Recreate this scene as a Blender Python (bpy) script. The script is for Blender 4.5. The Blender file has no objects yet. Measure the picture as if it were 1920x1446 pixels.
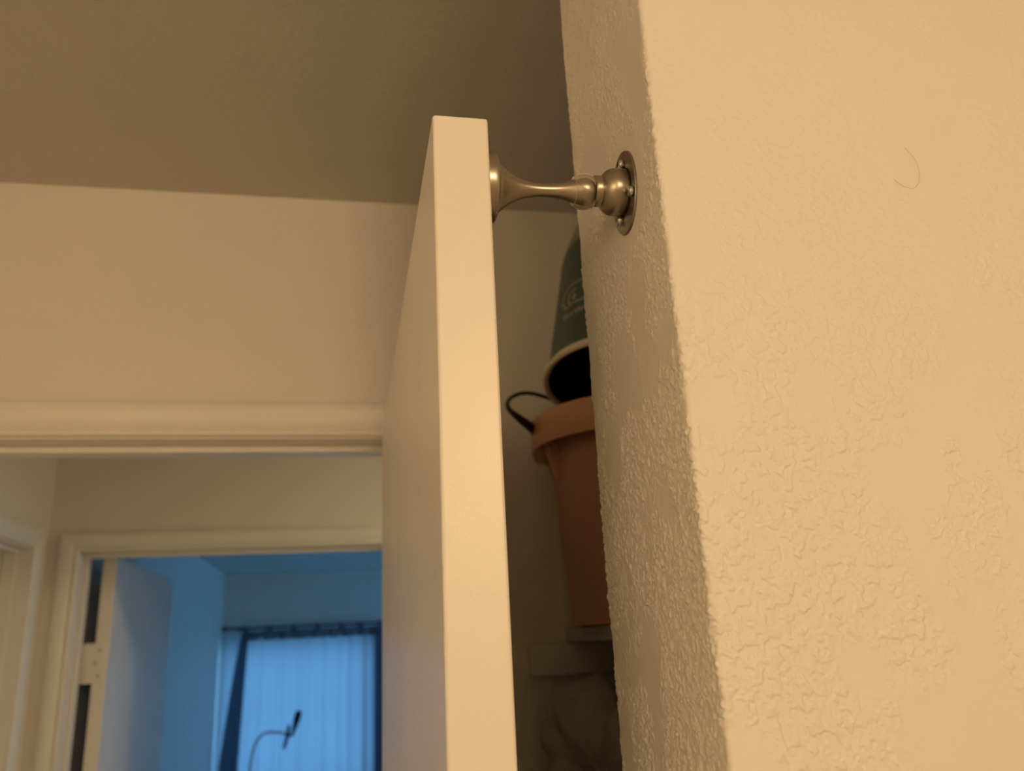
import bpy, bmesh, math, random
import numpy as np
from mathutils import Vector, Matrix

random.seed(4)
scene = bpy.context.scene
COL = scene.collection
CZ = 1.718                      # camera height above the floor

# ------------------------------------------------------------------ camera
PITCH, YAW, ROLL, FPX = 0.3081, 0.2043, -0.0508, 1531.8
cam_data = bpy.data.cameras.new('camera')
cam = bpy.data.objects.new('camera', cam_data)
COL.objects.link(cam)
_f = Vector((math.sin(YAW) * math.cos(PITCH), math.cos(YAW) * math.cos(PITCH), math.sin(PITCH)))
_r0 = Vector((math.cos(YAW), -math.sin(YAW), 0))
_u0 = _r0.cross(_f)
_r = _r0 * math.cos(ROLL) + _u0 * math.sin(ROLL)
_u = -_r0 * math.sin(ROLL) + _u0 * math.cos(ROLL)
cam.matrix_world = Matrix(((_r.x, _u.x, -_f.x, 0), (_r.y, _u.y, -_f.y, 0), (_r.z, _u.z, -_f.z, CZ), (0, 0, 0, 1)))
cam_data.sensor_width = 36.0
cam_data.lens = FPX / 1920 * 36.0
cam_data.clip_start = 0.01
cam_data.dof.use_dof = True
cam_data.dof.focus_distance = 0.485
cam_data.dof.aperture_fstop = 8.0
scene.camera = cam

# ------------------------------------------------------------------ world, lamps, exposure
world = bpy.data.worlds.new('world')
scene.world = world
world.use_nodes = True
bg = world.node_tree.nodes['Background']
bg.inputs['Color'].default_value = (0.155, 0.45, 0.93, 1)
bg.inputs['Strength'].default_value = 4.0

def area_light(name, loc, aim, size, power, color, shape='DISK', size_y=None):
    d = bpy.data.lights.new(name, 'AREA')
    d.shape = shape
    d.size = size
    if size_y: d.size_y = size_y
    d.energy = power
    d.color = color
    o = bpy.data.objects.new(name, d)
    COL.objects.link(o)
    o.location = loc
    o.rotation_euler = (Vector(aim) - Vector(loc)).to_track_quat('-Z', 'Y').to_euler()
    return o

def globe_light(name, loc, radius, power, color):
    d = bpy.data.lights.new(name, 'POINT')
    d.shadow_soft_size = radius
    d.energy = power
    d.color = color
    o = bpy.data.objects.new(name, d)
    COL.objects.link(o)
    o.location = loc
    return o

globe_light('room_lamp', (0.46, -1.30, 2.18), 0.17, 35.6, (1.0, 0.71, 0.405))
globe_light('added_left_fill', (-0.72, -0.62, 2.02), 0.20, 7.6, (1.0, 0.72, 0.42))  # unseen fill light, added to brighten the partition end and the closet
area_light('hall_lamp', (1.15, 1.95, 2.42), (1.05, 1.95, 0), 0.25, 11.5, (1.0, 0.86, 0.57))
portal = area_light('window_portal', (-0.405, 7.76, 1.23), (-0.405, 0, 1.23), 1.25, 1, (1, 1, 1), 'RECTANGLE', 1.24)
portal.data.cycles.is_portal = True
portal2 = area_light('added_window_portal', (2.40, 6.2, 1.45), (0, 6.2, 1.45), 1.8, 1, (1, 1, 1), 'RECTANGLE', 1.3)  # portal of the second window, which is added for more daylight
portal2.data.cycles.is_portal = True

vs = scene.view_settings
vs.view_transform = 'Standard'
vs.look = 'None'
vs.exposure = 0.0
vs.gamma = 1.0
vs.use_curve_mapping = False

# ------------------------------------------------------------------ materials
def material(name, color, rough=0.5, metal=0.0, bump=None, spec=0.5, var=0.0, var_scale=6.0, aniso=0.0):
    """bump: list of (noise scale, strength, distance)"""
    m = bpy.data.materials.new(name)
    m.use_nodes = True
    nt = m.node_tree
    b = nt.nodes['Principled BSDF']
    b.inputs['Base Color'].default_value = (*color, 1)
    b.inputs['Roughness'].default_value = rough
    b.inputs['Metallic'].default_value = metal
    b.inputs['Specular IOR Level'].default_value = spec
    b.inputs['Anisotropic'].default_value = aniso
    tc = nt.nodes.new('ShaderNodeTexCoord')
    if var:
        n = nt.nodes.new('ShaderNodeTexNoise')
        n.inputs['Scale'].default_value = var_scale
        n.inputs['Detail'].default_value = 4
        nt.links.new(tc.outputs['Object'], n.inputs['Vector'])
        r = nt.nodes.new('ShaderNodeValToRGB')
        r.color_ramp.elements[0].position = 0.3
        r.color_ramp.elements[1].position = 0.7
        r.color_ramp.elements[0].color = (*[c * (1 - var) for c in color], 1)
        r.color_ramp.elements[1].color = (*[min(1, c * (1 + var)) for c in color], 1)
        nt.links.new(n.outputs['Fac'], r.inputs['Fac'])
        nt.links.new(r.outputs['Color'], b.inputs['Base Color'])
    last = None
    for sc_, st, di in (bump or []):
        n = nt.nodes.new('ShaderNodeTexNoise')
        n.inputs['Scale'].default_value = sc_
        n.inputs['Detail'].default_value = 3
        nt.links.new(tc.outputs['Object'], n.inputs['Vector'])
        bp = nt.nodes.new('ShaderNodeBump')
        bp.inputs['Strength'].default_value = st
        bp.inputs['Distance'].default_value = di
        nt.links.new(n.outputs['Fac'], bp.inputs['Height'])
        if last: nt.links.new(last.outputs['Normal'], bp.inputs['Normal'])
        last = bp
    if last: nt.links.new(last.outputs['Normal'], b.inputs['Normal'])
    return m

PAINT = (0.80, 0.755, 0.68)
M = {}
M['wall'] = material('wall_paint', PAINT, 0.55, var=0.012, bump=[(700, 0.25, 0.0003)])
M['wall_far'] = material('wall_paint_light_texture', PAINT, 0.6, var=0.015, bump=[(90, 0.35, 0.002)])
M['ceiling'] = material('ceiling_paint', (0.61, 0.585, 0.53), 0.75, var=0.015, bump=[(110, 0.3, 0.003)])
M['trim'] = material('trim_enamel', (0.80, 0.765, 0.70), 0.35)
M['door'] = material('door_enamel', (0.82, 0.775, 0.70), 0.36, var=0.012, var_scale=9, bump=[(420, 0.12, 0.0006), (30, 0.06, 0.003)])
M['floor'] = material('beige_carpet', (0.60, 0.54, 0.45), 0.95, bump=[(300, 0.6, 0.004)])
M['nickel'] = material('brushed_nickel', (0.43, 0.385, 0.31), 0.33, 1.0, aniso=0.55, bump=[(900, 0.04, 0.0002)])
M['plate'] = material('plate_nickel', (0.33, 0.295, 0.25), 0.33, 1.0)
M['screw'] = material('screw_steel', (0.62, 0.62, 0.62), 0.25, 1.0)
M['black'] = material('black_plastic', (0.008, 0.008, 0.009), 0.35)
M['peach'] = material('peach_plastic', (0.64, 0.35, 0.23), 0.42, var=0.03)
M['teal'] = material('dark_teal_paint', (0.052, 0.085, 0.075), 0.42, var=0.05, var_scale=14)
M['sage'] = material('grey_sage_paint', (0.26, 0.25, 0.20), 0.45)
M['cream'] = material('cream_enamel', (0.70, 0.62, 0.48), 0.35)
M['print'] = material('pale_print', (0.42, 0.40, 0.35), 0.6)
M['shelf'] = material('shelf_paint', (0.62, 0.60, 0.56), 0.45)
M['cloth'] = material('grey_green_cloth', (0.44, 0.42, 0.355), 0.95, var=0.12, var_scale=20, bump=[(240, 0.5, 0.003)])
M['hair'] = material('brown_hair', (0.36, 0.24, 0.13), 0.5)

def curtain_material(name, color, trans):
    m = bpy.data.materials.new(name)
    m.use_nodes = True
    nt = m.node_tree
    nt.nodes.clear()
    out = nt.nodes.new('ShaderNodeOutputMaterial')
    mix = nt.nodes.new('ShaderNodeMixShader')
    d = nt.nodes.new('ShaderNodeBsdfDiffuse')
    t = nt.nodes.new('ShaderNodeBsdfTranslucent')
    tc = nt.nodes.new('ShaderNodeTexCoord')
    w = nt.nodes.new('ShaderNodeTexWave')
    w.inputs['Scale'].default_value = 120
    rp = nt.nodes.new('ShaderNodeValToRGB')
    rp.color_ramp.elements[0].color = (*[c * 0.93 for c in color], 1)
    rp.color_ramp.elements[1].color = (*color, 1)
    nt.links.new(tc.outputs['Object'], w.inputs['Vector'])
    nt.links.new(w.outputs['Fac'], rp.inputs['Fac'])
    nt.links.new(rp.outputs['Color'], d.inputs['Color'])
    nt.links.new(rp.outputs['Color'], t.inputs['Color'])
    mix.inputs['Fac'].default_value = trans
    nt.links.new(d.outputs[0], mix.inputs[1])
    nt.links.new(t.outputs[0], mix.inputs[2])
    nt.links.new(mix.outputs[0], out.inputs['Surface'])
    return m
M['curtain'] = curtain_material('curtain_voile', (0.45, 0.455, 0.46), 0.59)
M['drape'] = curtain_material('navy_drape', (0.16, 0.19, 0.26), 0.22)
M['curtain_hem'] = curtain_material('curtain_doubled_voile', (0.20, 0.22, 0.26), 0.22)

def clear_plastic():
    m = bpy.data.materials.new('clear_plastic')
    m.use_nodes = True
    nt = m.node_tree
    nt.nodes.clear()
    out = nt.nodes.new('ShaderNodeOutputMaterial')
    mix = nt.nodes.new('ShaderNodeMixShader')
    t = nt.nodes.new('ShaderNodeBsdfTransparent')
    t.inputs['Color'].default_value = (0.985, 0.985, 0.98, 1)
    g = nt.nodes.new('ShaderNodeBsdfTranslucent')
    g.inputs['Color'].default_value = (0.85, 0.83, 0.78, 1)
    fr = nt.nodes.new('ShaderNodeFresnel')
    fr.inputs['IOR'].default_value = 1.25
    nt.links.new(fr.outputs[0], mix.inputs['Fac'])
    nt.links.new(t.outputs[0], mix.inputs[1])
    nt.links.new(g.outputs[0], mix.inputs[2])
    nt.links.new(mix.outputs[0], out.inputs['Surface'])
    return m
M['clear'] = clear_plastic()

def glass_pane():
    m = bpy.data.materials.new('window_glass')
    m.use_nodes = True
    nt = m.node_tree
    nt.nodes.clear()
    out = nt.nodes.new('ShaderNodeOutputMaterial')
    mix = nt.nodes.new('ShaderNodeMixShader')
    t = nt.nodes.new('ShaderNodeBsdfTransparent')
    t.inputs['Color'].default_value = (0.92, 0.95, 0.95, 1)
    g = nt.nodes.new('ShaderNodeBsdfGlossy')
    g.inputs['Roughness'].default_value = 0.02
    mix.inputs['Fac'].default_value = 0.06
    nt.links.new(t.outputs[0], mix.inputs[1])
    nt.links.new(g.outputs[0], mix.inputs[2])
    nt.links.new(mix.outputs[0], out.inputs['Surface'])
    return m
M['glass'] = glass_pane()

# ------------------------------------------------------------------ helpers
def link(name, me, mat, parent=None):
    o = bpy.data.objects.new(name, me)
    COL.objects.link(o)
    if mat is not None:
        me.materials.append(M[mat])
    if parent is not None:
        o.parent = parent
    return o

def from_bm(name, bm, mat, parent=None, smooth=False):
    me = bpy.data.meshes.new(name)
    bm.normal_update()
    bm.to_mesh(me)
    bm.free()
    if smooth:
        me.shade_smooth()
    return link(name, me, mat, parent)

def empty(name, loc=(0, 0, 0)):
    o = bpy.data.objects.new(name, None)
    o.empty_display_size = 0.05
    o.location = loc
    COL.objects.link(o)
    return o

def tag(o, label, cat=None, group=None, kind=None):
    o['label'] = label
    if cat: o['category'] = cat
    if group: o['group'] = group
    if kind: o['kind'] = kind
    return o

def add_box(bm, lo, hi):
    vs_ = [bm.verts.new((x, y, z)) for x in (lo[0], hi[0]) for y in (lo[1], hi[1]) for z in (lo[2], hi[2])]
    a = vs_
    for q in ((0, 1, 3, 2), (4, 6, 7, 5), (0, 4, 5, 1), (2, 3, 7, 6), (0, 2, 6, 4), (1, 5, 7, 3)):
        bm.faces.new([a[i] for i in q])

def box(name, lo, hi, mat, parent=None, bevel=0.0, seg=2):
    """box in world coordinates; the mesh is stored relative to the parent's location"""
    bm = bmesh.new()
    off = Vector(parent.location) if parent else Vector((0, 0, 0))
    p = parent.parent if parent else None
    while p:
        off += Vector(p.location); p = p.parent
    add_box(bm, Vector(lo) - off, Vector(hi) - off)
    if bevel:
        bmesh.ops.bevel(bm, geom=bm.edges[:], offset=bevel, segments=seg, profile=0.5, affect='EDGES')
    o = from_bm(name, bm, mat, parent, smooth=False)
    if bevel:
        o.data.shade_smooth()
        md = o.modifiers.new('weighted', 'WEIGHTED_NORMAL')
        md.keep_sharp = True
    return o

def multi_box(name, boxes, mat, parent=None):
    bm = bmesh.new()
    off = Vector(parent.location) if parent else Vector((0, 0, 0))
    for lo, hi in boxes:
        add_box(bm, Vector(lo) - off, Vector(hi) - off)
    return from_bm(name, bm, mat, parent)

def frame_axes(axis):
    a = Vector(axis).normalized()
    h = Vector((0, 0, 1)) if abs(a.z) < 0.9 else Vector((1, 0, 0))
    e1 = (h - a * h.dot(a)).normalized()
    e2 = a.cross(e1)
    return a, e1, e2

def lathe(name, prof, mat, parent=None, origin=(0, 0, 0), axis=(0, 0, 1), seg=64, squash=(1, 1), smooth=True, closed=False, sharp=None):
    """prof: list of (height along axis, radius)"""
    a, e1, e2 = frame_axes(axis)
    o0 = Vector(origin)
    bm = bmesh.new()
    rings = []
    for h, r in prof:
        if r < 1e-6:
            rings.append([bm.verts.new(o0 + a * h)])
        else:
            rings.append([bm.verts.new(o0 + a * h + e1 * (r * squash[0] * math.cos(2 * math.pi * i / seg)) + e2 * (r * squash[1] * math.sin(2 * math.pi * i / seg))) for i in range(seg)])
    pairs = list(zip(rings[:-1], rings[1:]))
    if closed: pairs.append((rings[-1], rings[0]))
    for A, B in pairs:
        if len(A) == 1 and len(B) == 1: continue
        for i in range(seg):
            j = (i + 1) % seg
            if len(A) == 1: bm.faces.new((A[0], B[j], B[i]))
            elif len(B) == 1: bm.faces.new((A[i], A[j], B[0]))
            else: bm.faces.new((A[i], A[j], B[j], B[i]))
    bmesh.ops.recalc_face_normals(bm, faces=bm.faces[:])
    o = from_bm(name, bm, mat, parent, smooth)
    if smooth:
        try: o.data.set_sharp_from_angle(angle=math.radians(sharp or 38))
        except Exception: pass
    return o

def catmull(pts, n=8):
    P = [Vector(p) for p in pts]
    P = [P[0] * 2 - P[1]] + P + [P[-1] * 2 - P[-2]]
    out = []
    for i in range(1, len(P) - 2):
        p0, p1, p2, p3 = P[i - 1:i + 3]
        for k in range(n):
            t = k / n
            out.append(0.5 * ((2 * p1) + (p2 - p0) * t + (2 * p0 - 5 * p1 + 4 * p2 - p3) * t * t + (3 * p1 - p0 - 3 * p2 + p3) * t ** 3))
    out.append(P[-2])
    return out

def tube(name, pts, rad, mat, parent=None, seg=12, n=8, raw=False):
    path = [Vector(p) for p in pts] if raw else catmull(pts, n)
    m = len(path)
    rads = rad if isinstance(rad, (list, tuple)) else [rad, rad]
    bm = bmesh.new()
    rings = []
    prev = None
    for k, p in enumerate(path):
        t = (path[min(k + 1, m - 1)] - path[max(k - 1, 0)]).normalized()
        if prev is None:
            a, e1, e2 = frame_axes(t)
        else:
            e1 = (prev - t * prev.dot(t)).normalized()
            e2 = t.cross(e1)
        prev = e1
        u = k / (m - 1) * (len(rads) - 1)
        i = min(int(u), len(rads) - 2)
        r = rads[i] + (rads[i + 1] - rads[i]) * (u - i)
        rings.append([bm.verts.new(p + (e1 * math.cos(2 * math.pi * q / seg) + e2 * math.sin(2 * math.pi * q / seg)) * r) for q in range(seg)])
    for A, B in zip(rings[:-1], rings[1:]):
        for i in range(seg):
            j = (i + 1) % seg
            bm.faces.new((A[i], A[j], B[j], B[i]))
    bm.faces.new(rings[0][::-1])
    bm.faces.new(rings[-1])
    bmesh.ops.recalc_face_normals(bm, faces=bm.faces[:])
    return from_bm(name, bm, mat, parent, True)

def extrude_profile(name, prof, p0, p1, udir, vdir, mat, parent=None, mitre0=0.0, mitre1=0.0):
    """prof: closed list of (u, v); swept from p0 to p1, ends sheared by mitre*u"""
    p0, p1, ud, vd = Vector(p0), Vector(p1), Vector(udir), Vector(vdir)
    d = (p1 - p0).normalized()
    bm = bmesh.new()
    A = [bm.verts.new(p0 + ud * u + vd * v + d * (mitre0 * u)) for u, v in prof]
    B = [bm.verts.new(p1 + ud * u + vd * v + d * (mitre1 * u)) for u, v in prof]
    n = len(prof)
    for i in range(n):
        j = (i + 1) % n
        bm.faces.new((A[i], A[j], B[j], B[i]))
    bm.faces.new(A[::-1]); bm.faces.new(B)
    bmesh.ops.recalc_face_normals(bm, faces=bm.faces[:])
    o = from_bm(name, bm, mat, parent, True)
    try: o.data.set_sharp_from_angle(angle=math.radians(30))
    except Exception: pass
    return o

# ------------------------------------------------------------------ dimensions
CEIL = 2.44
XS, YS, TS = 0.1802, 0.4017, 0.1714          # partition stub: end face x, near face y, thickness
YW, TW = 1.2336, 0.115                       # wall with the near doorway
Y2 = 2.5487                                  # hall's far wall
XH = -0.839                                  # hall's left wall
XD, YD, DW, DT = 0.0473, 0.4286, 0.7976, 0.0349
ZD = CZ + 0.3154                             # top of the near door
YB, XB = 7.66, -1.06                         # bedroom's far wall, left wall
HEAD = ZD - 0.003                            # underside of head jambs

# ------------------------------------------------------------------ partition with hand-trowelled texture
def vnoise(x, y, seed):
    rng = np.random.default_rng(seed)
    N = 512
    tab = rng.random((N, N)).astype(np.float32)
    xi = np.floor(x).astype(np.int64); yi = np.floor(y).astype(np.int64)
    fx = (x - xi).astype(np.float32); fy = (y - yi).astype(np.float32)
    fx = fx * fx * (3 - 2 * fx); fy = fy * fy * (3 - 2 * fy)
    x0 = xi % N; x1 = (xi + 1) % N; y0 = yi % N; y1 = (yi + 1) % N
    a = tab[x0, y0] * (1 - fx) + tab[x1, y0] * fx
    b = tab[x0, y1] * (1 - fx) + tab[x1, y1] * fx
    return a * (1 - fy) + b * fy

def fbm(x, y, seed, octv=3, gain=0.5):
    s = 0; amp = 1; tot = 0
    for k in range(octv):
        s = s + vnoise(x * 2 ** k + 13.7 * k, y * 2 ** k + 7.1 * k, seed + k) * amp
        tot += amp; amp *= gain
    return s / tot

def sstep(a, b, x):
    t = np.clip((x - a) / (b - a), 0, 1)
    return t * t * (3 - 2 * t)

def build_partition():
    st = 0.00070
    R = 0.0035
    cols = []                                # x, y, nx, ny, s
    s = 0.0
    XF = XS + 0.33                           # end of the finely modelled face
    def add(x, y, nx, ny):
        nonlocal s
        if cols: s += math.hypot(x - cols[-1][0], y - cols[-1][1])
        cols.append((x, y, nx, ny, s))
    for x in (2.3, 1.5, 0.9, 0.6): add(x, YS, 0, -1)
    for x in np.arange(XF, XS + R, -st): add(x, YS, 0, -1)
    for k in range(9):
        a = k / 8 * math.pi / 2
        add(XS + R - R * math.sin(a), YS + R - R * math.cos(a), -math.sin(a), -math.cos(a))
    ye = YS + TS
    for y in np.arange(YS + R + 0.00056, ye - R, 0.00056): add(XS, y, -1, 0)
    for k in range(9):
        a = k / 8 * math.pi / 2
        add(XS + R - R * math.cos(a), ye - R + R * math.sin(a), -math.cos(a), math.sin(a))
    for x in (XS + 0.02, XS + 0.1, 0.62, 1.0, 2.3): add(x, ye, 0, 1)
    C = np.array(cols)
    zs = [0, 0.5, 1.0, 1.4] + list(np.arange(CZ - 0.125, CZ + 0.53, 0.00064)) + [CEIL - 0.1, CEIL]
    Z = np.array(zs)
    nz, nc = len(Z), len(C)
    S, ZZ = np.meshgrid(C[:, 4], Z)
    wx = (fbm(S / 0.006, ZZ / 0.006, 90, 2) - 0.5) * 0.004
    wz = (fbm(S / 0.006, ZZ / 0.006, 95, 2) - 0.5) * 0.004
    n1 = fbm((S + wx) / 0.0042, (ZZ + wz) / 0.0042, 3, 3, 0.55)
    n2 = fbm((S + wx) / 0.0019, (ZZ + wz) / 0.0023, 21, 2)
    big = fbm(S / 0.034, ZZ / 0.046, 40, 3)
    onface = (C[:, 2] > -0.7)[None, :] * 1.0
    mask = sstep(0.33, 0.56, big) * onface + sstep(0.33, 0.55, big) * (1 - onface)
    low = 1 - sstep(CZ + 0.05, CZ + 0.32, ZZ)          # heavier troweling low down
    amt = (0.35 + 0.65 * low) * onface + (0.80 + 0.30 * low) * (1 - onface)
    h = sstep(0.50, 0.60, n1) * mask * (0.00075 * onface + 0.00055 * (1 - onface)) * amt
    h += sstep(0.52, 0.66, n2) * sstep(0.34, 0.53, big) * (0.00030 * onface + 0.00070 * (1 - onface)) * amt
    h += (fbm(S / 0.0017, ZZ / 0.0017, 60, 2) - 0.5) * 0.00005
    h += (fbm(S / 0.05, ZZ / 0.05, 70, 2) - 0.5) * 0.0010
    # knocked, wavy corner beads
    rnd = (np.abs(C[:, 2] * C[:, 3]) > 0.05)[None, :] * 1.0
    h += rnd * (fbm(S * 0 + 3, ZZ / 0.012, 80, 3) - 0.5) * 0.0009
    # smooth pad under the mounting plate
    cy = 0.460; cz = CZ + 0.287
    Yc = C[:, 1][None, :] + 0 * ZZ
    pad = (C[:, 2] < -0.9)[None, :] * (1 - sstep(0.026, 0.040, np.hypot(Yc - cy, (ZZ - cz) * 0.8)))
    h = h * (1 - pad)
    V = np.empty((nz, nc, 3), np.float32)
    V[:, :, 0] = C[:, 0][None, :] + C[:, 2][None, :] * h
    V[:, :, 1] = C[:, 1][None, :] + C[:, 3][None, :] * h
    V[:, :, 2] = ZZ
    i = np.arange(nz - 1)[:, None] * nc + np.arange(nc - 1)[None, :]
    F = np.stack([i, i + nc, i + nc + 1, i + 1], -1).reshape(-1, 4).astype(np.int32)
    me = bpy.data.meshes.new('wall_right')
    me.vertices.add(nz * nc)
    me.vertices.foreach_set('co', V.reshape(-1))
    me.loops.add(F.size)
    me.loops.foreach_set('vertex_index', F.reshape(-1))
    me.polygons.add(len(F))
    me.polygons.foreach_set('loop_start', np.arange(0, F.size, 4, dtype=np.int32))
    me.update(calc_edges=True)
    me.validate()
    me.shade_smooth()
    o = link('wall_right', me, 'wall')
    tag(o, 'textured cream partition wall at right with its end face in shade', kind='structure')
    return o
build_partition()

# ------------------------------------------------------------------ room shell
def struct(name, boxes, mat, label):
    return tag(multi_box(name, boxes, mat), label, kind='structure')

XL, XR, YF = -0.98, 2.3, -2.3
T = 0.115
struct('floor', [((XL - T, YF - T, -0.1), (XR + T, 8.0, 0))], 'floor', 'beige carpeted floor')
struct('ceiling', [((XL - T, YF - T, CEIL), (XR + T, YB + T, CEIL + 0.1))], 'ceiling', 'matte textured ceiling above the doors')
struct('wall_left', [((XL - T, YF, 0), (XL, YW, CEIL))], 'wall_far', 'cream wall on the left of the near room')
struct('wall_front', [((XL - T, YF - T, 0), (XR + T, YF, CEIL))], 'wall_far', 'cream wall behind the viewer')
struct('wall_side', [((XR, YF, 0), (XR + T, YS, CEIL))], 'wall_far', 'cream side wall beyond the partition')
XO1 = XD + DT + 0.004                    # near opening: hinge side
XO0 = XO1 - DW - 0.006
struct('wall_back', [((XL, YW, 0), (XO0 - 0.02, YW + TW, CEIL)), ((XO1 + 0.02, YW, 0), (XR, YW + TW, CEIL)),
                     ((XO0 - 0.02, YW, HEAD + 0.02), (XO1 + 0.02, YW + TW, CEIL))], 'wall_far', 'cream wall above the near doorway')
XCB = 0.66
struct('wall_closet_back', [((XCB, YS + TS, 0), (XCB + T, YW, CEIL))], 'wall_far', 'back wall of the shaded closet')
# hall
XO2 = XH + 0.038 + 0.057 - 0.006          # bedroom opening left (inner jamb face)
XO3 = XO2 + 0.87
HR = 2.2
DY0, DY1 = 1.66, 2.43                     # door in hall's left wall
struct('wall_hall_left', [((XH - T, YW + TW, 0), (XH, DY0 - 0.02, CEIL)), ((XH - T, DY1 + 0.02, 0), (XH, Y2, CEIL)),
                          ((XH - T, DY0 - 0.02, HEAD + 0.02), (XH, DY1 + 0.02, CEIL))], 'wall_far', 'left end wall of the dim hall')
struct('wall_hall_back', [((XH - T, Y2, 0), (XO2 - 0.02, Y2 + TW, CEIL)), ((XO3 + 0.02, Y2, 0), (XR, Y2 + TW, CEIL)),
                          ((XO2 - 0.02, Y2, HEAD + 0.02), (XO3 + 0.02, Y2 + TW, CEIL))], 'wall_far', 'hall wall above the bedroom doorway')
struct('wall_hall_right', [((HR, YW + TW, 0), (HR + T, Y2, CEIL))], 'wall_far', 'right end wall of the hall')
# bedroom
YR0 = Y2 + TW
WX0, WX1, WZ0, WZ1 = -1.03, 0.22, CZ - 1.10, CZ + 0.125
struct('wall_bedroom_left', [((XB - T, YR0, 0), (XB, YB, CEIL))], 'wall_far', 'left wall of the blue-lit bedroom')
SW0, SW1 = 5.3, 7.1  # opening for the added side window
struct('wall_bedroom_right', [((XR, YR0, 0), (XR + T, SW0, CEIL)), ((XR, SW1, 0), (XR + T, YB, CEIL)), ((XR, SW0, 0), (XR + T, SW1, 0.8)), ((XR, SW0, 2.1), (XR + T, SW1, CEIL))], 'wall_far', 'right wall of the bedroom')
struct('wall_bedroom_added_block', [((XB, YR0, 0), (-0.80, 3.46, CEIL))], 'wall_far', 'wall block added behind the open bedroom door to keep the gap dark')  # added block that shades the gap at the door's hinge edge
struct('wall_bedroom_back', [((XB - T, YB, 0), (WX0, YB + T, CEIL)), ((WX1, YB, 0), (XR + T, YB + T, CEIL)),
                             ((WX0, YB, 0), (WX1, YB + T, WZ0)), ((WX0, YB, WZ1), (WX1, YB + T, CEIL))], 'wall_far', 'bedroom wall around the curtained window')

# window of the bedroom
win = tag(empty('window_1', (WX0, YB + 0.05, WZ0)), 'bedroom window glowing behind the sheer curtain', kind='structure')
fw_ = 0.035
box('window_frame', (WX0, YB + 0.04, WZ0), (WX0 + fw_, YB + 0.09, WZ1), 'trim', win, 0.003)
box('window_frame', (WX1 - fw_, YB + 0.04, WZ0), (WX1, YB + 0.09, WZ1), 'trim', win, 0.003)
box('window_frame', (WX0 + fw_, YB + 0.04, WZ0), (WX1 - fw_, YB + 0.09, WZ0 + fw_), 'trim', win, 0.003)
box('window_frame', (WX0 + fw_, YB + 0.04, WZ1 - fw_), (WX1 - fw_, YB + 0.09, WZ1), 'trim', win, 0.003)
zm = (WZ0 + WZ1) / 2 + 0.05
box('meeting_rail', (WX0 + fw_, YB + 0.045, zm), (WX1 - fw_, YB + 0.085, zm + 0.03), 'trim', win, 0.003)
xm = (WX0 + WX1) / 2
for za, zb in ((WZ0 + fw_, zm), (zm + 0.03, WZ1 - fw_)):
    box('muntin', (xm - 0.008, YB + 0.055, za), (xm + 0.008, YB + 0.075, zb), 'trim', win)
    zc_ = (za + zb) / 2
    for xa, xb in ((WX0 + fw_, xm - 0.008), (xm + 0.008, WX1 - fw_)):
        box('muntin', (xa, YB + 0.055, zc_ - 0.008), (xb, YB + 0.075, zc_ + 0.008), 'trim', win)
        for z0, z1 in ((za, zc_ - 0.008), (zc_ + 0.008, zb)):
            box('pane', (xa, YB + 0.063, z0), (xb, YB + 0.067, z1), 'glass', win)

win2 = tag(empty('added_window', (XR + 0.05, SW0, 0.8)), 'unseen side window added to brighten the bedroom', kind='structure')  # out of view, added to let more daylight into the bedroom
SM = (SW0 + SW1) / 2
for nm, lo, hi in (('window_frame', (XR + 0.04, SW0, 0.8), (XR + 0.09, SW1, 0.84)), ('window_frame', (XR + 0.04, SW0, 2.06), (XR + 0.09, SW1, 2.1)),
                   ('window_frame', (XR + 0.04, SW0, 0.84), (XR + 0.09, SW0 + 0.04, 2.06)), ('window_frame', (XR + 0.04, SW1 - 0.04, 0.84), (XR + 0.09, SW1, 2.06)),
                   ('meeting_rail', (XR + 0.045, SM - 0.015, 0.84), (XR + 0.085, SM + 0.015, 2.06))):
    box(nm, lo, hi, 'trim', win2, 0.003)
for y0_, y1_ in ((SW0 + 0.04, SM - 0.015), (SM + 0.015, SW1 - 0.04)):
    box('pane', (XR + 0.063, y0_, 0.84), (XR + 0.067, y1_, 2.06), 'glass', win2)

# ------------------------------------------------------------------ door casings and jambs
CAS = [(0.0, 0.0), (0.0, 0.0075), (0.0025, 0.0098), (0.006, 0.0105), (0.0095, 0.0095), (0.0115, 0.0068), (0.0135, 0.0068),
       (0.016, 0.0092), (0.024, 0.0118), (0.040, 0.0142), (0.052, 0.0150), (0.0555, 0.0145), (0.057, 0.0125), (0.057, 0.0)]

CAS = [(u * 0.050 / 0.057, v) for u, v in CAS]

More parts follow.
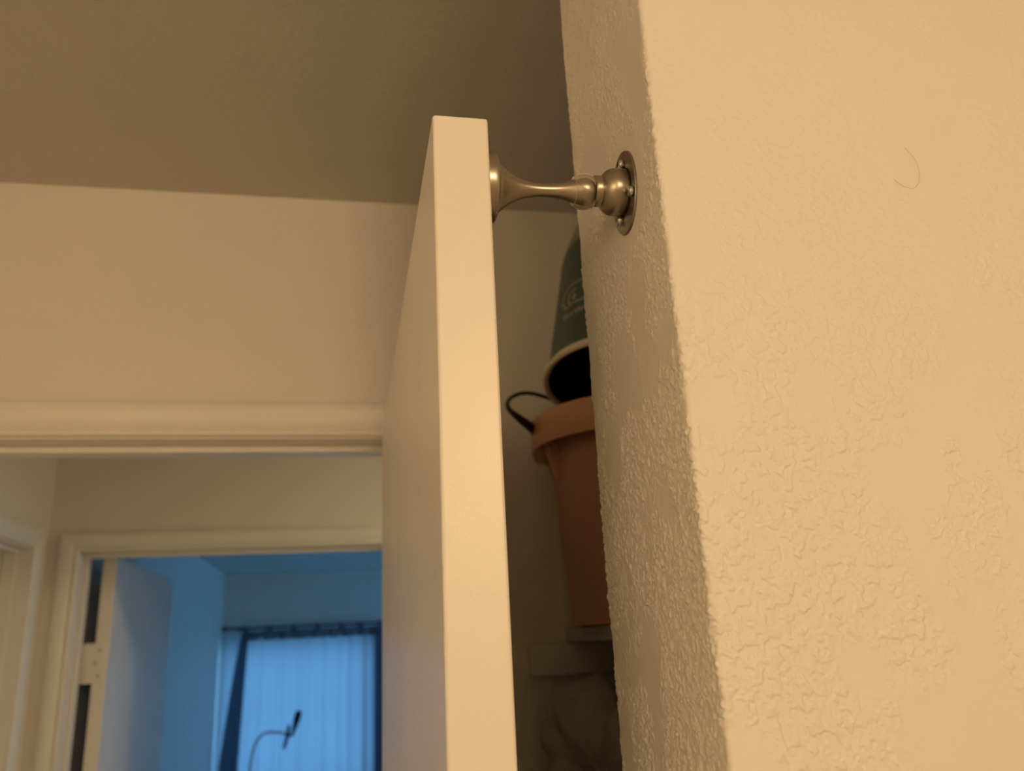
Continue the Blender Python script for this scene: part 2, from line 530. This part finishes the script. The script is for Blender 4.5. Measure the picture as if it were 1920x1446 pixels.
def doorway(name, label, axis, wall, out, a0, a1, thick, stop_from, legs=(True, True)):
    """axis 'x': opening spans x a0..a1 in a wall facing -y at y=wall. axis 'y': opening spans y in a wall facing +x at x=wall"""
    root = empty(name, (0, 0, 0))
    tag(root, label, kind='structure')
    def P(a, d, z):             # a along opening, d = depth behind wall face
        return (a, wall + d, z) if axis == 'x' else (wall - d, a, z)
    A = Vector((1, 0, 0)) if axis == 'x' else Vector((0, 1, 0))
    N = Vector((0, -1, 0)) if axis == 'x' else Vector((1, 0, 0))
    Zv = Vector((0, 0, 1))
    rv = 0.003                   # reveal
    extrude_profile('head_casing', CAS, P(a0 - rv, 0, HEAD + rv), P(a1 + rv, 0, HEAD + rv), Zv, N, 'trim', root, -1, 1)
    if legs[0]: extrude_profile('side_casing', CAS, P(a0 - rv, 0, 0), P(a0 - rv, 0, HEAD + rv), -A, N, 'trim', root, 0, 1)
    if legs[1]: extrude_profile('side_casing', CAS, P(a1 + rv, 0, 0), P(a1 + rv, 0, HEAD + rv), A, N, 'trim', root, 0, 1)
    def bx(nm, lo, hi, bev=0.0):
        l = [min(lo[i], hi[i]) for i in range(3)]; h = [max(lo[i], hi[i]) for i in range(3)]
        box(nm, l, h, 'trim', root, bev)
    bx('head_jamb', P(a0 - 0.02, 0.0005, HEAD), P(a1 + 0.02, thick - 0.0005, HEAD + 0.02), 0.001)
    bx('side_jamb', P(a0 - 0.02, 0.0005, 0), P(a0, thick - 0.0005, HEAD), 0.001)
    bx('side_jamb', P(a1, 0.0005, 0), P(a1 + 0.02, thick - 0.0005, HEAD), 0.001)
    s0, s1 = stop_from, stop_from + 0.034
    bx('head_stop', P(a0 + 0.011, s0, HEAD - 0.011), P(a1 - 0.011, s1, HEAD), 0.0015)
    bx('side_stop', P(a0, s0, 0), P(a0 + 0.011, s1, HEAD), 0.0015)
    bx('side_stop', P(a1 - 0.011, s0, 0), P(a1, s1, HEAD), 0.0015)
    return root

doorway('trim_1', 'white moulded casing and jamb of the near doorway', 'x', YW, None, XO0, XO1, TW, 0.040)
doorway('trim_2', 'white casing and jamb of the bedroom doorway', 'x', Y2, None, XO2, XO3, TW, 0.042)
doorway('trim_3', 'white casing on the left end wall of the hall', 'y', XH, None, DY0, DY1, T, 0.030)

# ------------------------------------------------------------------ doors
d1 = tag(empty('door_1', (XD, YD, 0.012)), 'white open door standing edge-on in the foreground', kind='structure')
box('door_slab', (XD, YD, 0.012), (XD + DT, YD + DW - 0.004, ZD), 'door', d1, 0.0022, 3)
for zc in (0.25, 1.05, 1.82):
    lathe('hinge_knuckle', [(0, 0), (0, 0.0055), (0.089, 0.0055), (0.089, 0)], 'plate', d1,
          Vector((XD + DT + 0.0062, YW - 0.010, zc - 0.0445)) - Vector(d1.location), (0, 0, 1), 16)

# bedroom door, open 90 degrees, hinged on the left
X2 = XO2 + 0.030
d2 = tag(empty('door_2', (X2, YR0 + 0.006, 0.012)), 'white bedroom door swung open, its hinge edge showing', kind='structure')
box('door_slab', (X2, YR0 + 0.006, 0.012), (X2 + 0.038, YR0 + 0.006 + 0.84, ZD - 0.004), 'door', d2, 0.002)
for zc in (CZ + 0.010, 1.0, 0.25):
    hb = box('hinge_leaf', (XO2 - 0.001, YR0 + 0.0035, zc - 0.055), (X2 + 0.033, YR0 + 0.006, zc + 0.055), 'trim', d2, 0.0008)
    lathe('hinge_knuckle', [(0, 0), (0, 0.006), (0.110, 0.006), (0.110, 0)], 'trim', d2,
          Vector((XO2 + 0.016, YR0 + 0.008, zc - 0.055)) - Vector(d2.location), (0, 0, 1), 16)
    for q, (sx, sz) in enumerate(((0.022, 0.035), (0.012, 0.0), (0.022, -0.035))):
        lathe('hinge_screw', [(0, 0), (0, 0.004), (-0.0008, 0.0036), (-0.0008, 0)], 'plate', d2,
              Vector((X2 + sx - 0.006, YR0 + 0.0034, zc + sz)) - Vector(d2.location), (0, 1, 0), 14)

# closed door in the hall's left end wall
d3 = tag(empty('door_3', (XH - 0.07, DY0, 0.012)), 'closed white door in the left end wall of the hall', kind='structure')
box('door_slab', (XH - 0.10, DY0 + 0.003, 0.012), (XH - 0.066, DY1 - 0.003, ZD - 0.004), 'door', d3, 0.002)

# ------------------------------------------------------------------ magnetic door stop
YP, ZP = 0.460, CZ + 0.287
XF = XD + DT
ds = tag(empty('door_stop', (XF, YP, ZP - 0.0024)), 'brushed nickel door stop rod with flared base screwed to the door', 'door stop')
mm = 0.001
ds.rotation_euler = (0, -0.020, 0)
lathe('base_disc', [(-0.4 * mm, 0), (-0.4 * mm, 23.2 * mm), (4.8 * mm, 23.2 * mm), (6.6 * mm, 22.9 * mm), (7.8 * mm, 22.2 * mm), (8.6 * mm, 20.6 * mm), (9.2 * mm, 18.8 * mm), (9.4 * mm, 17.2 * mm), (9.4 * mm, 0)],
      'nickel', ds, (0, 0, 0), (1, 0, 0), 96)
stem = [(9.0, 16.8), (10.2, 16.3), (11.5, 15.2), (13.5, 13.4), (16, 11.4), (19, 9.55), (23, 7.5), (27, 6.1), (31, 5.15), (36, 4.45), (41, 4.3), (46, 4.5), (51, 5.05), (55, 5.85), (59, 7.0), (62, 8.1), (65, 9.2)]
ballc, ballr = 68.6, 9.9
ball = [(ballc + ballr * math.sin(a), ballr * math.cos(a)) for a in [math.radians(v) for v in (-10, 0, 8, 16, 24, 32, 40, 46)]]
lathe('stem', [(h * mm, r * mm) for h, r in stem + ball] + [(75.9 * mm, 6.0 * mm), (75.9 * mm, 0)], 'nickel', ds, (0, 0, 0), (1, 0, 0), 96, sharp=50)
cap = []
for v in np.linspace(-38, 30, 18):
    a = math.radians(v); cap.append(((ballc + 12.1 * math.sin(a)) * mm, 12.1 * math.cos(a) * mm))
for v in np.linspace(30, -38, 18):
    a = math.radians(v); cap.append(((ballc + 11.5 * math.sin(a)) * mm, 11.5 * math.cos(a) * mm))
co = lathe('clear_cap', cap, 'clear', ds, (0, 0, 0), (1, 0, 0), 72, closed=True)
co['label'] = 'thin clear plastic cap around the ball tip'

dc = tag(empty('door_catch', (XS, YP, ZP)), 'round nickel cup on an oval plate screwed to the partition end', 'door catch')
# oval plate: heights measured from the wall towards the door (axis -x)
lathe('mounting_plate', [(-0.0002, 0), (-0.0002, 1.0), (0.0010, 1.0), (0.0016, 0.985), (0.0018, 0.955), (0.0018, 0)], 'plate', dc, (0, 0, 0), (-1, 0, 0), 96, squash=(0.0295, 0.0228))
dome = [(1.9, 0), (1.9, 15.3), (2.6, 15.8), (9.0, 15.9), (10.5, 15.75), (12.2, 15.2), (13.8, 14.3), (15.2, 13.1), (16.4, 11.7), (17.2, 10.3), (17.7, 9.2), (17.9, 8.6), (17.9, 0)]
lathe('cup', [(h * mm, r * mm) for h, r in dome], 'nickel', dc, (0, 0, 0), (-1, 0, 0), 96)
ring = [(17.3, 8.0), (17.3, 9.6), (18.0, 10.2), (19.0, 10.4), (22.0, 10.4), (22.7, 10.1), (23.0, 9.5), (22.6, 9.0), (20.6, 8.2), (19.9, 0)]
lathe('collar', [(h * mm, r * mm) for h, r in ring], 'nickel', dc, (0, 0, 0), (-1, 0, 0), 96)
lathe('skirt_ring', [(1.7 * mm, 15.9 * mm), (1.7 * mm, 16.6 * mm), (2.3 * mm, 16.6 * mm), (2.3 * mm, 15.9 * mm)], 'black', dc, (0, 0, 0), (-1, 0, 0), 96, closed=True)
for dy, dz in ((-4.5, 18.4), (8.0, -17.0), (-17.6, -9.5)):
    base = Vector((0, dy * mm, dz * mm))
    sc = lathe('screw', [(1.6 * mm, 0), (1.6 * mm, 1.7 * mm), (3.0 * mm, 1.7 * mm), (2.8 * mm, 3.5 * mm), (4.0 * mm, 3.6 * mm), (4.9 * mm, 3.1 * mm), (5.4 * mm, 1.9 * mm), (5.5 * mm, 0)], 'screw', dc, base, (-1, 0, 0), 32)
    for ang in (0.5, 0.5 + math.pi / 2):
        bm = bmesh.new()
        add_box(bm, (-5.6 * mm, -1.7 * mm, -0.3 * mm), (-5.2 * mm, 1.7 * mm, 0.3 * mm))
        bmesh.ops.rotate(bm, verts=bm.verts[:], cent=(0, 0, 0), matrix=Matrix.Rotation(ang, 3, 'X'))
        bmesh.ops.translate(bm, verts=bm.verts[:], vec=base)
        from_bm('drive_slot', bm, 'black', sc)

# ------------------------------------------------------------------ closet shelf and its load
SZ = CZ + 0.001
SX = 0.318
sh = tag(empty('closet_shelf', (SX, YS + TS, SZ)), 'painted closet shelf board carrying the two buckets', 'shelf')
box('board', (SX, YS + TS + 0.003, SZ), (XCB - 0.001, YW - 0.002, SZ + 0.019), 'shelf', sh, 0.0015)
c1 = box('cleat', (0.258, YW - 0.020, SZ - 0.045), (XCB - 0.001, YW - 0.001, SZ - 0.001), 'wall_far', sh, 0.0015)
box('cleat', (0.258, YS + TS + 0.002, SZ - 0.045), (XCB - 0.001, YS + TS + 0.020, SZ - 0.001), 'wall_far', sh, 0.0015)
LZ = CZ - 0.42
sh2 = tag(empty('lower_shelf', (0.225, YS + TS, LZ)), 'lower closet shelf under the grey cloth bundle', 'shelf')
box('board', (0.225, YS + TS + 0.003, LZ), (XCB - 0.001, YW - 0.002, LZ + 0.019), 'shelf', sh2, 0.0015)
box('cleat', (0.26, YW - 0.020, LZ - 0.045), (XCB - 0.001, YW - 0.001, LZ - 0.001), 'wall_far', sh2, 0.0015)

# peach bucket
BX, BY, BZ = 0.393, 1.075, SZ + 0.0192
pb = tag(empty('bucket', (BX, BY, BZ)), 'peach plastic bucket with wide collar standing on the closet shelf', 'bucket')
lathe('bucket_body', [(0.006, 0), (0.006, 0.094), (0.0, 0.096), (0.0, 0.1005), (0.005, 0.1015), (0.225, 0.117), (0.272, 0.1195), (0.278, 0.121),
                      (0.280, 0.1195), (0.276, 0.1165), (0.225, 0.1145), (0.012, 0.099), (0.009, 0)], 'peach', pb, seg=72)
lathe('collar', [(0.276, 0.118), (0.2805, 0.121), (0.2815, 0.139), (0.2795, 0.1425), (0.275, 0.1435), (0.236, 0.1430), (0.236, 0.1408), (0.272, 0.1408), (0.276, 0.138)], 'peach', pb, seg=72, closed=True)
for k in range(8):
    a = math.radians(180 + 52 + k * 45)
    bm = bmesh.new()
    add_box(bm, (0.113, -0.006, 0.192), (0.1405, 0.006, 0.277))
    for v in bm.verts:
        if v.co.z < 0.2 and v.co.x > 0.13: v.co.x = 0.121
    bmesh.ops.rotate(bm, verts=bm.verts[:], cent=(0, 0, 0), matrix=Matrix.Rotation(a, 3, 'Z'))
    from_bm('rib', bm, 'peach', pb)
# handle lug under the collar
bm = bmesh.new()
add_box(bm, (0.114, -0.026, 0.222), (0.1405, 0.026, 0.262))
for v in bm.verts:
    if v.co.z < 0.23: v.co.y *= 0.45
bmesh.ops.bevel(bm, geom=bm.edges[:], offset=0.004, segments=2, affect='EDGES')
bmesh.ops.rotate(bm, verts=bm.verts[:], cent=(0, 0, 0), matrix=Matrix.Rotation(math.radians(170), 3, 'Z'))
from_bm('handle_lug', bm, 'peach', pb, True)

# teal pail, upside down and tipped, on the bucket
PA, PB_ = -0.185, 0.196
pl = empty('pail', (0.397, 1.060, CZ + 0.344))
tag(pl, 'dark teal pail turned upside down on the peach bucket', 'pail')
pl.rotation_mode = 'QUATERNION'
pl.rotation_quaternion = (Matrix.Rotation(PB_, 3, 'Y') @ Matrix.Rotation(PA, 3, 'X')).to_quaternion()
prof_out = [(0.004, 0.1235), (0.05, 0.1225), (0.10, 0.1213), (0.150, 0.1200), (0.196, 0.1188), (0.212, 0.1168)]
prof_in = [(0.212, 0.1148), (0.10, 0.1193), (0.004, 0.1215)]
lathe('pail_wall', prof_out + prof_in, 'teal', pl, seg=80, closed=True)
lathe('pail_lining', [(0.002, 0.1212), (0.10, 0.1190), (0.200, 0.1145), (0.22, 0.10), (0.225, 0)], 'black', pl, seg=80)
sl = lathe('pail_base', [(0.212, 0.1170), (0.225, 0.1148), (0.240, 0.1115), (0.262, 0.1062), (0.285, 0.1000), (0.296, 0.090), (0.298, 0)], 'sage', pl, seg=80)
BA = math.radians(169)
bail = []
for h, r in ((0.19, 0.1205), (0.212, 0.1190), (0.225, 0.1170), (0.240, 0.1137), (0.262, 0.1084), (0.285, 0.1022), (0.300, 0.088), (0.302, 0.045), (0.302, 0.0)):
    bail.append((r * math.cos(BA), r * math.sin(BA), h))
bail += [(-x, -y, h) for x, y, h in bail[-2::-1]]
tube('bail_wire', bail, 0.0022, 'cream', pl, 10, 5)
lathe('rim', [(0.006, 0.1215), (0.008, 0.1250), (0.007, 0.1285), (0.003, 0.1305), (-0.002, 0.1300), (-0.004, 0.1270), (-0.002, 0.1225)], 'cream', pl, seg=96, closed=True)

# bail handle of the bucket, folded out to the side
hp = [(0.264, 1.112, CZ + 0.284), (0.251, 1.080, CZ + 0.287), (0.226, 1.055, CZ + 0.296), (0.2125, 1.058, CZ + 0.311), (0.220, 1.085, CZ + 0.332), (0.243, 1.115, CZ + 0.350), (0.275, 1.150, CZ + 0.360), (0.33, 1.195, CZ + 0.358), (0.40, 1.212, CZ + 0.33), (0.42, 1.210, CZ + 0.29)]
hd = tube('handle', [Vector(p) - Vector((BX, BY, BZ)) for p in hp], [0.0085, 0.0068, 0.0038, 0.0030, 0.0030, 0.0030, 0.0030, 0.0030], 'black', pb, 14, 10)
hd['label'] = 'black curved carrying handle'

# printing on the pail
def wall_r(h):
    hs = [p[0] for p in prof_out]; rs = [p[1] for p in prof_out]
    return float(np.interp(h, hs, rs))
def on_pail(s, h, lift=0.0005):
    """s arc length along the surface at angle A0, h height from the mouth"""
    r = wall_r(h) + lift
    a = LOGO_A + s / 0.115
    return Vector((r * math.cos(a), r * math.sin(a), h))
LOGO_A = math.radians(180 + 11)
def ribbon(bm, pts, width):
    pts = [Vector((p[0], p[1], 0)) for p in pts]
    pts = catmull(pts, 6)
    L = []; Rr = []
    for k, p in enumerate(pts):
        t = (pts[min(k + 1, len(pts) - 1)] - pts[max(k - 1, 0)]).normalized()
        n = Vector((-t.y, t.x, 0)) * width / 2
        L.append(bm.verts.new(on_pail((p + n).x, (p + n).y)))
        Rr.append(bm.verts.new(on_pail((p - n).x, (p - n).y)))
    for i in range(len(pts) - 1):
        bm.faces.new((L[i], L[i + 1], Rr[i + 1], Rr[i]))
bm = bmesh.new()
W_ = 0.0022
ribbon(bm, [(x * mm, y * mm) for x, y in ((34, 122), (22, 122), (10, 119), (3, 112), (0, 104), (1, 97), (5, 95), (7, 90), (10, 85), (15, 83), (22, 85), (32, 86))], W_)
ribbon(bm, [(x * mm, y * mm) for x, y in ((32, 86), (44, 84), (54, 88), (60, 96), (61, 106), (56, 115), (46, 120), (34, 122))], W_)
ribbon(bm, [(x * mm, y * mm) for x, y in ((14, 107), (17, 105), (17, 98), (17, 92), (21, 88))], W_)
ribbon(bm, [(x * mm, y * mm) for x, y in ((17, 106), (24, 109), (30, 110))], W_)
ribbon(bm, [(x * mm, y * mm) for x, y in ((25, 97), (28, 101), (31, 97), (28, 93), (25, 97))], W_)
lg = from_bm('logo', bm, 'print', pl)
lg['label'] = 'pale cloud-shaped outline logo'

def text_mesh(body, size):
    cu = bpy.data.curves.new('lettering', 'FONT')
    cu.body = body
    cu.size = size
    cu.resolution_u = 3
    o = bpy.data.objects.new('lettering_tmp', cu)
    COL.objects.link(o)
    dg = bpy.context.evaluated_depsgraph_get()
    me = bpy.data.meshes.new_from_object(o.evaluated_get(dg))
    bpy.data.objects.remove(o)
    bpy.data.curves.remove(cu)
    return me
me = text_mesh('Burtle', 0.0155)
me.materials.clear()
bm = bmesh.new()
bm.from_mesh(me)
for v in bm.verts:
    v.co = on_pail(0.008 + v.co.x * 1.1, 0.0635 + v.co.y)
bpy.data.meshes.remove(me)
lt = from_bm('lettering', bm, 'print', pl)
lt['label'] = 'pale lettering below the logo'

# grey cloth bundle
def bundle():
    c = Vector((0.350, 1.08, CZ - 0.20))
    lobes = [((0.308, 1.085, CZ - 0.090), 0.050), ((0.362, 1.045, CZ - 0.118), 0.056), ((0.297, 1.070, CZ - 0.222), 0.070), ((0.270, 1.105, CZ - 0.118), 0.028),
             ((0.272, 1.085, CZ - 0.163), 0.026), ((0.41, 1.08, CZ - 0.11), 0.070), ((0.42, 1.08, CZ - 0.23), 0.10), ((0.35, 1.09, CZ - 0.31), 0.105), ((0.32, 1.03, CZ - 0.30), 0.08), ((0.42, 1.06, CZ - 0.33), 0.09)]
    bm = bmesh.new()
    bmesh.ops.create_icosphere(bm, subdivisions=6, radius=1.0)
    from mathutils import noise
    for v in bm.verts:
        d = v.co.normalized()
        best = 0.05; second = 0.0
        for lc, lr in lobes:
            oc = c - Vector(lc)
            b = oc.dot(d); q = oc.dot(oc) - lr * lr
            disc = b * b - q
            if disc > 0:
                t = -b + math.sqrt(disc)
                if t > best: best, second = t, best
                elif t > second: second = t
        p = c + d * (best - 0.026 * math.exp(-(best - second) / 0.007))
        w = noise.noise(p * 22) * 0.014 + noise.noise(p * 55 + Vector((3, 1, 2))) * 0.0045
        p = p + d * w
        p.z = max(p.z, LZ + 0.0195)
        p.y = min(p.y, YW - 0.025)
        p.z = min(p.z, SZ - 0.004)
        v.co = p - Vector((0.350, 1.08, LZ + 0.0195))
    bmesh.ops.smooth_vert(bm, verts=bm.verts[:], factor=0.4, use_axis_x=True, use_axis_y=True, use_axis_z=True)
    o = from_bm('cloth_bundle', bm, 'cloth', None, True)
    o.location = (0.350, 1.08, LZ + 0.0195)
    tag(o, 'bunched grey-green cloth bundle in shadow below the closet shelf', 'bundle')
bundle()

# ------------------------------------------------------------------ bedroom curtain, rod and stand
RZ = CZ + 0.250
RY = YB - 0.11
rod = tag(empty('curtain_rod', (XB + 0.03, RY, RZ)), 'thin black curtain rod above the bedroom window', 'curtain rod')
tube('pole', [(0.0, 0, 0), (0.5, 0, 0), (1.0, 0, 0), (1.75, 0, 0)], 0.010, 'black', rod, 14, 2)
lathe('finial', [(-0.016, 0), (-0.016, 0.012), (-0.010, 0.019), (0.004, 0.021), (0.016, 0.016), (0.022, 0.011), (0.024, 0)], 'black', rod, (0, 0, 0), (1, 0, 0), 24)
for bxp in (0.12, 1.60):
    b_ = tube('bracket', [(bxp, 0, -0.012), (bxp, 0.04, -0.016), (bxp, 0.107, -0.012)], 0.006, 'black', rod, 10, 4)

ct = tag(empty('curtain', (XB, RY, 0)), 'sheer tab-top curtain with dark drapes glowing blue over the bedroom window', 'curtain')
def curtain_panel(name, x_top, x_bot, z0, z1, mat, nx=90, nz=40, amp=0.016, waves=9, off=0.0, phase=0.0):
    bm = bmesh.new()
    grid = []
    for j in range(nz + 1):
        t = j / nz
        z = z1 + (z0 - z1) * t
        row = []
        for i in range(nx + 1):
            s = i / nx
            xa = x_top[0] + (x_top[1] - x_top[0]) * s
            xb = x_bot[0] + (x_bot[1] - x_bot[0]) * s
            tt = t ** 0.8
            x = xa + (xb - xa) * tt
            y = off + amp * (0.4 + 0.6 * t) * (math.sin(2 * math.pi * waves * s + phase) + 0.45 * math.sin(2 * math.pi * waves * 1.63 * s + 1.3 + t))
            row.append(bm.verts.new((x - XB, y, z)))
        grid.append(row)
    for j in range(nz):
        for i in range(nx):
            bm.faces.new((grid[j][i], grid[j][i + 1], grid[j + 1][i + 1], grid[j + 1][i]))
    return from_bm(name, bm, mat, ct, True)
ZT = CZ + 0.205
curtain_panel('panel', (-1.035, 0.30), (-1.04, 0.31), 0.45, ZT, 'curtain', 130, 40, 0.013, 12)
curtain_panel('header', (-0.885, 0.301), (-0.888, 0.302), CZ + 0.148, ZT + 0.022, 'curtain_hem', 90, 4, 0.014, 9, -0.010)
curtain_panel('drape', (-0.880, -0.822), (-1.055, -0.872), 0.45, ZT, 'drape', 24, 40, 0.010, 2, -0.034)
curtain_panel('drape', (0.232, 0.305), (0.225, 0.32), 0.45, ZT, 'drape', 24, 40, 0.010, 2, -0.034)
for tx in (-0.855, -0.66, -0.46, -0.26, -0.06, 0.10, 0.27):
    lathe('tab', [(-0.024, 0.030), (0.024, 0.030), (0.024, 0.032), (-0.024, 0.032)], 'curtain_hem', ct,
          (tx - XB, 0, RZ - 0.014), (1, 0, 0), 24, squash=(1.0, 0.55), closed=True)

# gooseneck stand
gs = tag(empty('gooseneck_stand', (-0.615, 6.0, 0)), 'slim gooseneck stand with tilted clip head before the glowing curtain', 'stand')
def G(x, dz, y=0.0): return (x + 0.615, y, CZ + dz)
lathe('base', [(0, 0), (0, 0.13), (0.012, 0.13), (0.02, 0.12), (0.024, 0.03), (0.03, 0.014), (0.03, 0)], 'black', gs, seg=48)
tube('pole', [(0.0, 0, 0.02), (0, 0, 0.4), (0.0, 0, 0.92)], 0.008, 'black', gs, 12, 4)
tube('gooseneck', [(0, 0, 0.90), G(-0.613, -0.690), G(-0.602, -0.590), G(-0.575, -0.510), G(-0.520, -0.466), G(-0.450, -0.468), G(-0.375, -0.483)], 0.0075, 'nickel', gs, 12, 8)
tube('clamp_bar', [G(-0.374, -0.425), G(-0.382, -0.48), G(-0.402, -0.570)], [0.009, 0.013, 0.010], 'black', gs, 12, 6)
tube('clip_neck', [G(-0.382, -0.486), G(-0.358, -0.492), G(-0.345, -0.470)], 0.009, 'black', gs, 12, 6)
tube('clip_head', [G(-0.350, -0.480), G(-0.333, -0.420), G(-0.318, -0.365), G(-0.308, -0.342)], [0.010, 0.016, 0.023, 0.021, 0.010], 'black', gs, 16, 8)

# ------------------------------------------------------------------ small details
def bright_wall(x, dz): return (x, YS - 0.0006, CZ + dz)
hr = tube('hair_strand', [bright_wall(0.352, 0.297), bright_wall(0.3585, 0.286), bright_wall(0.3575, 0.273), bright_wall(0.352, 0.2665), bright_wall(0.345, 0.2675), bright_wall(0.339, 0.272)], 0.00007, 'hair', None, 6, 8)
tag(hr, 'fine curled hair stuck to the bright cream wall', 'hair')
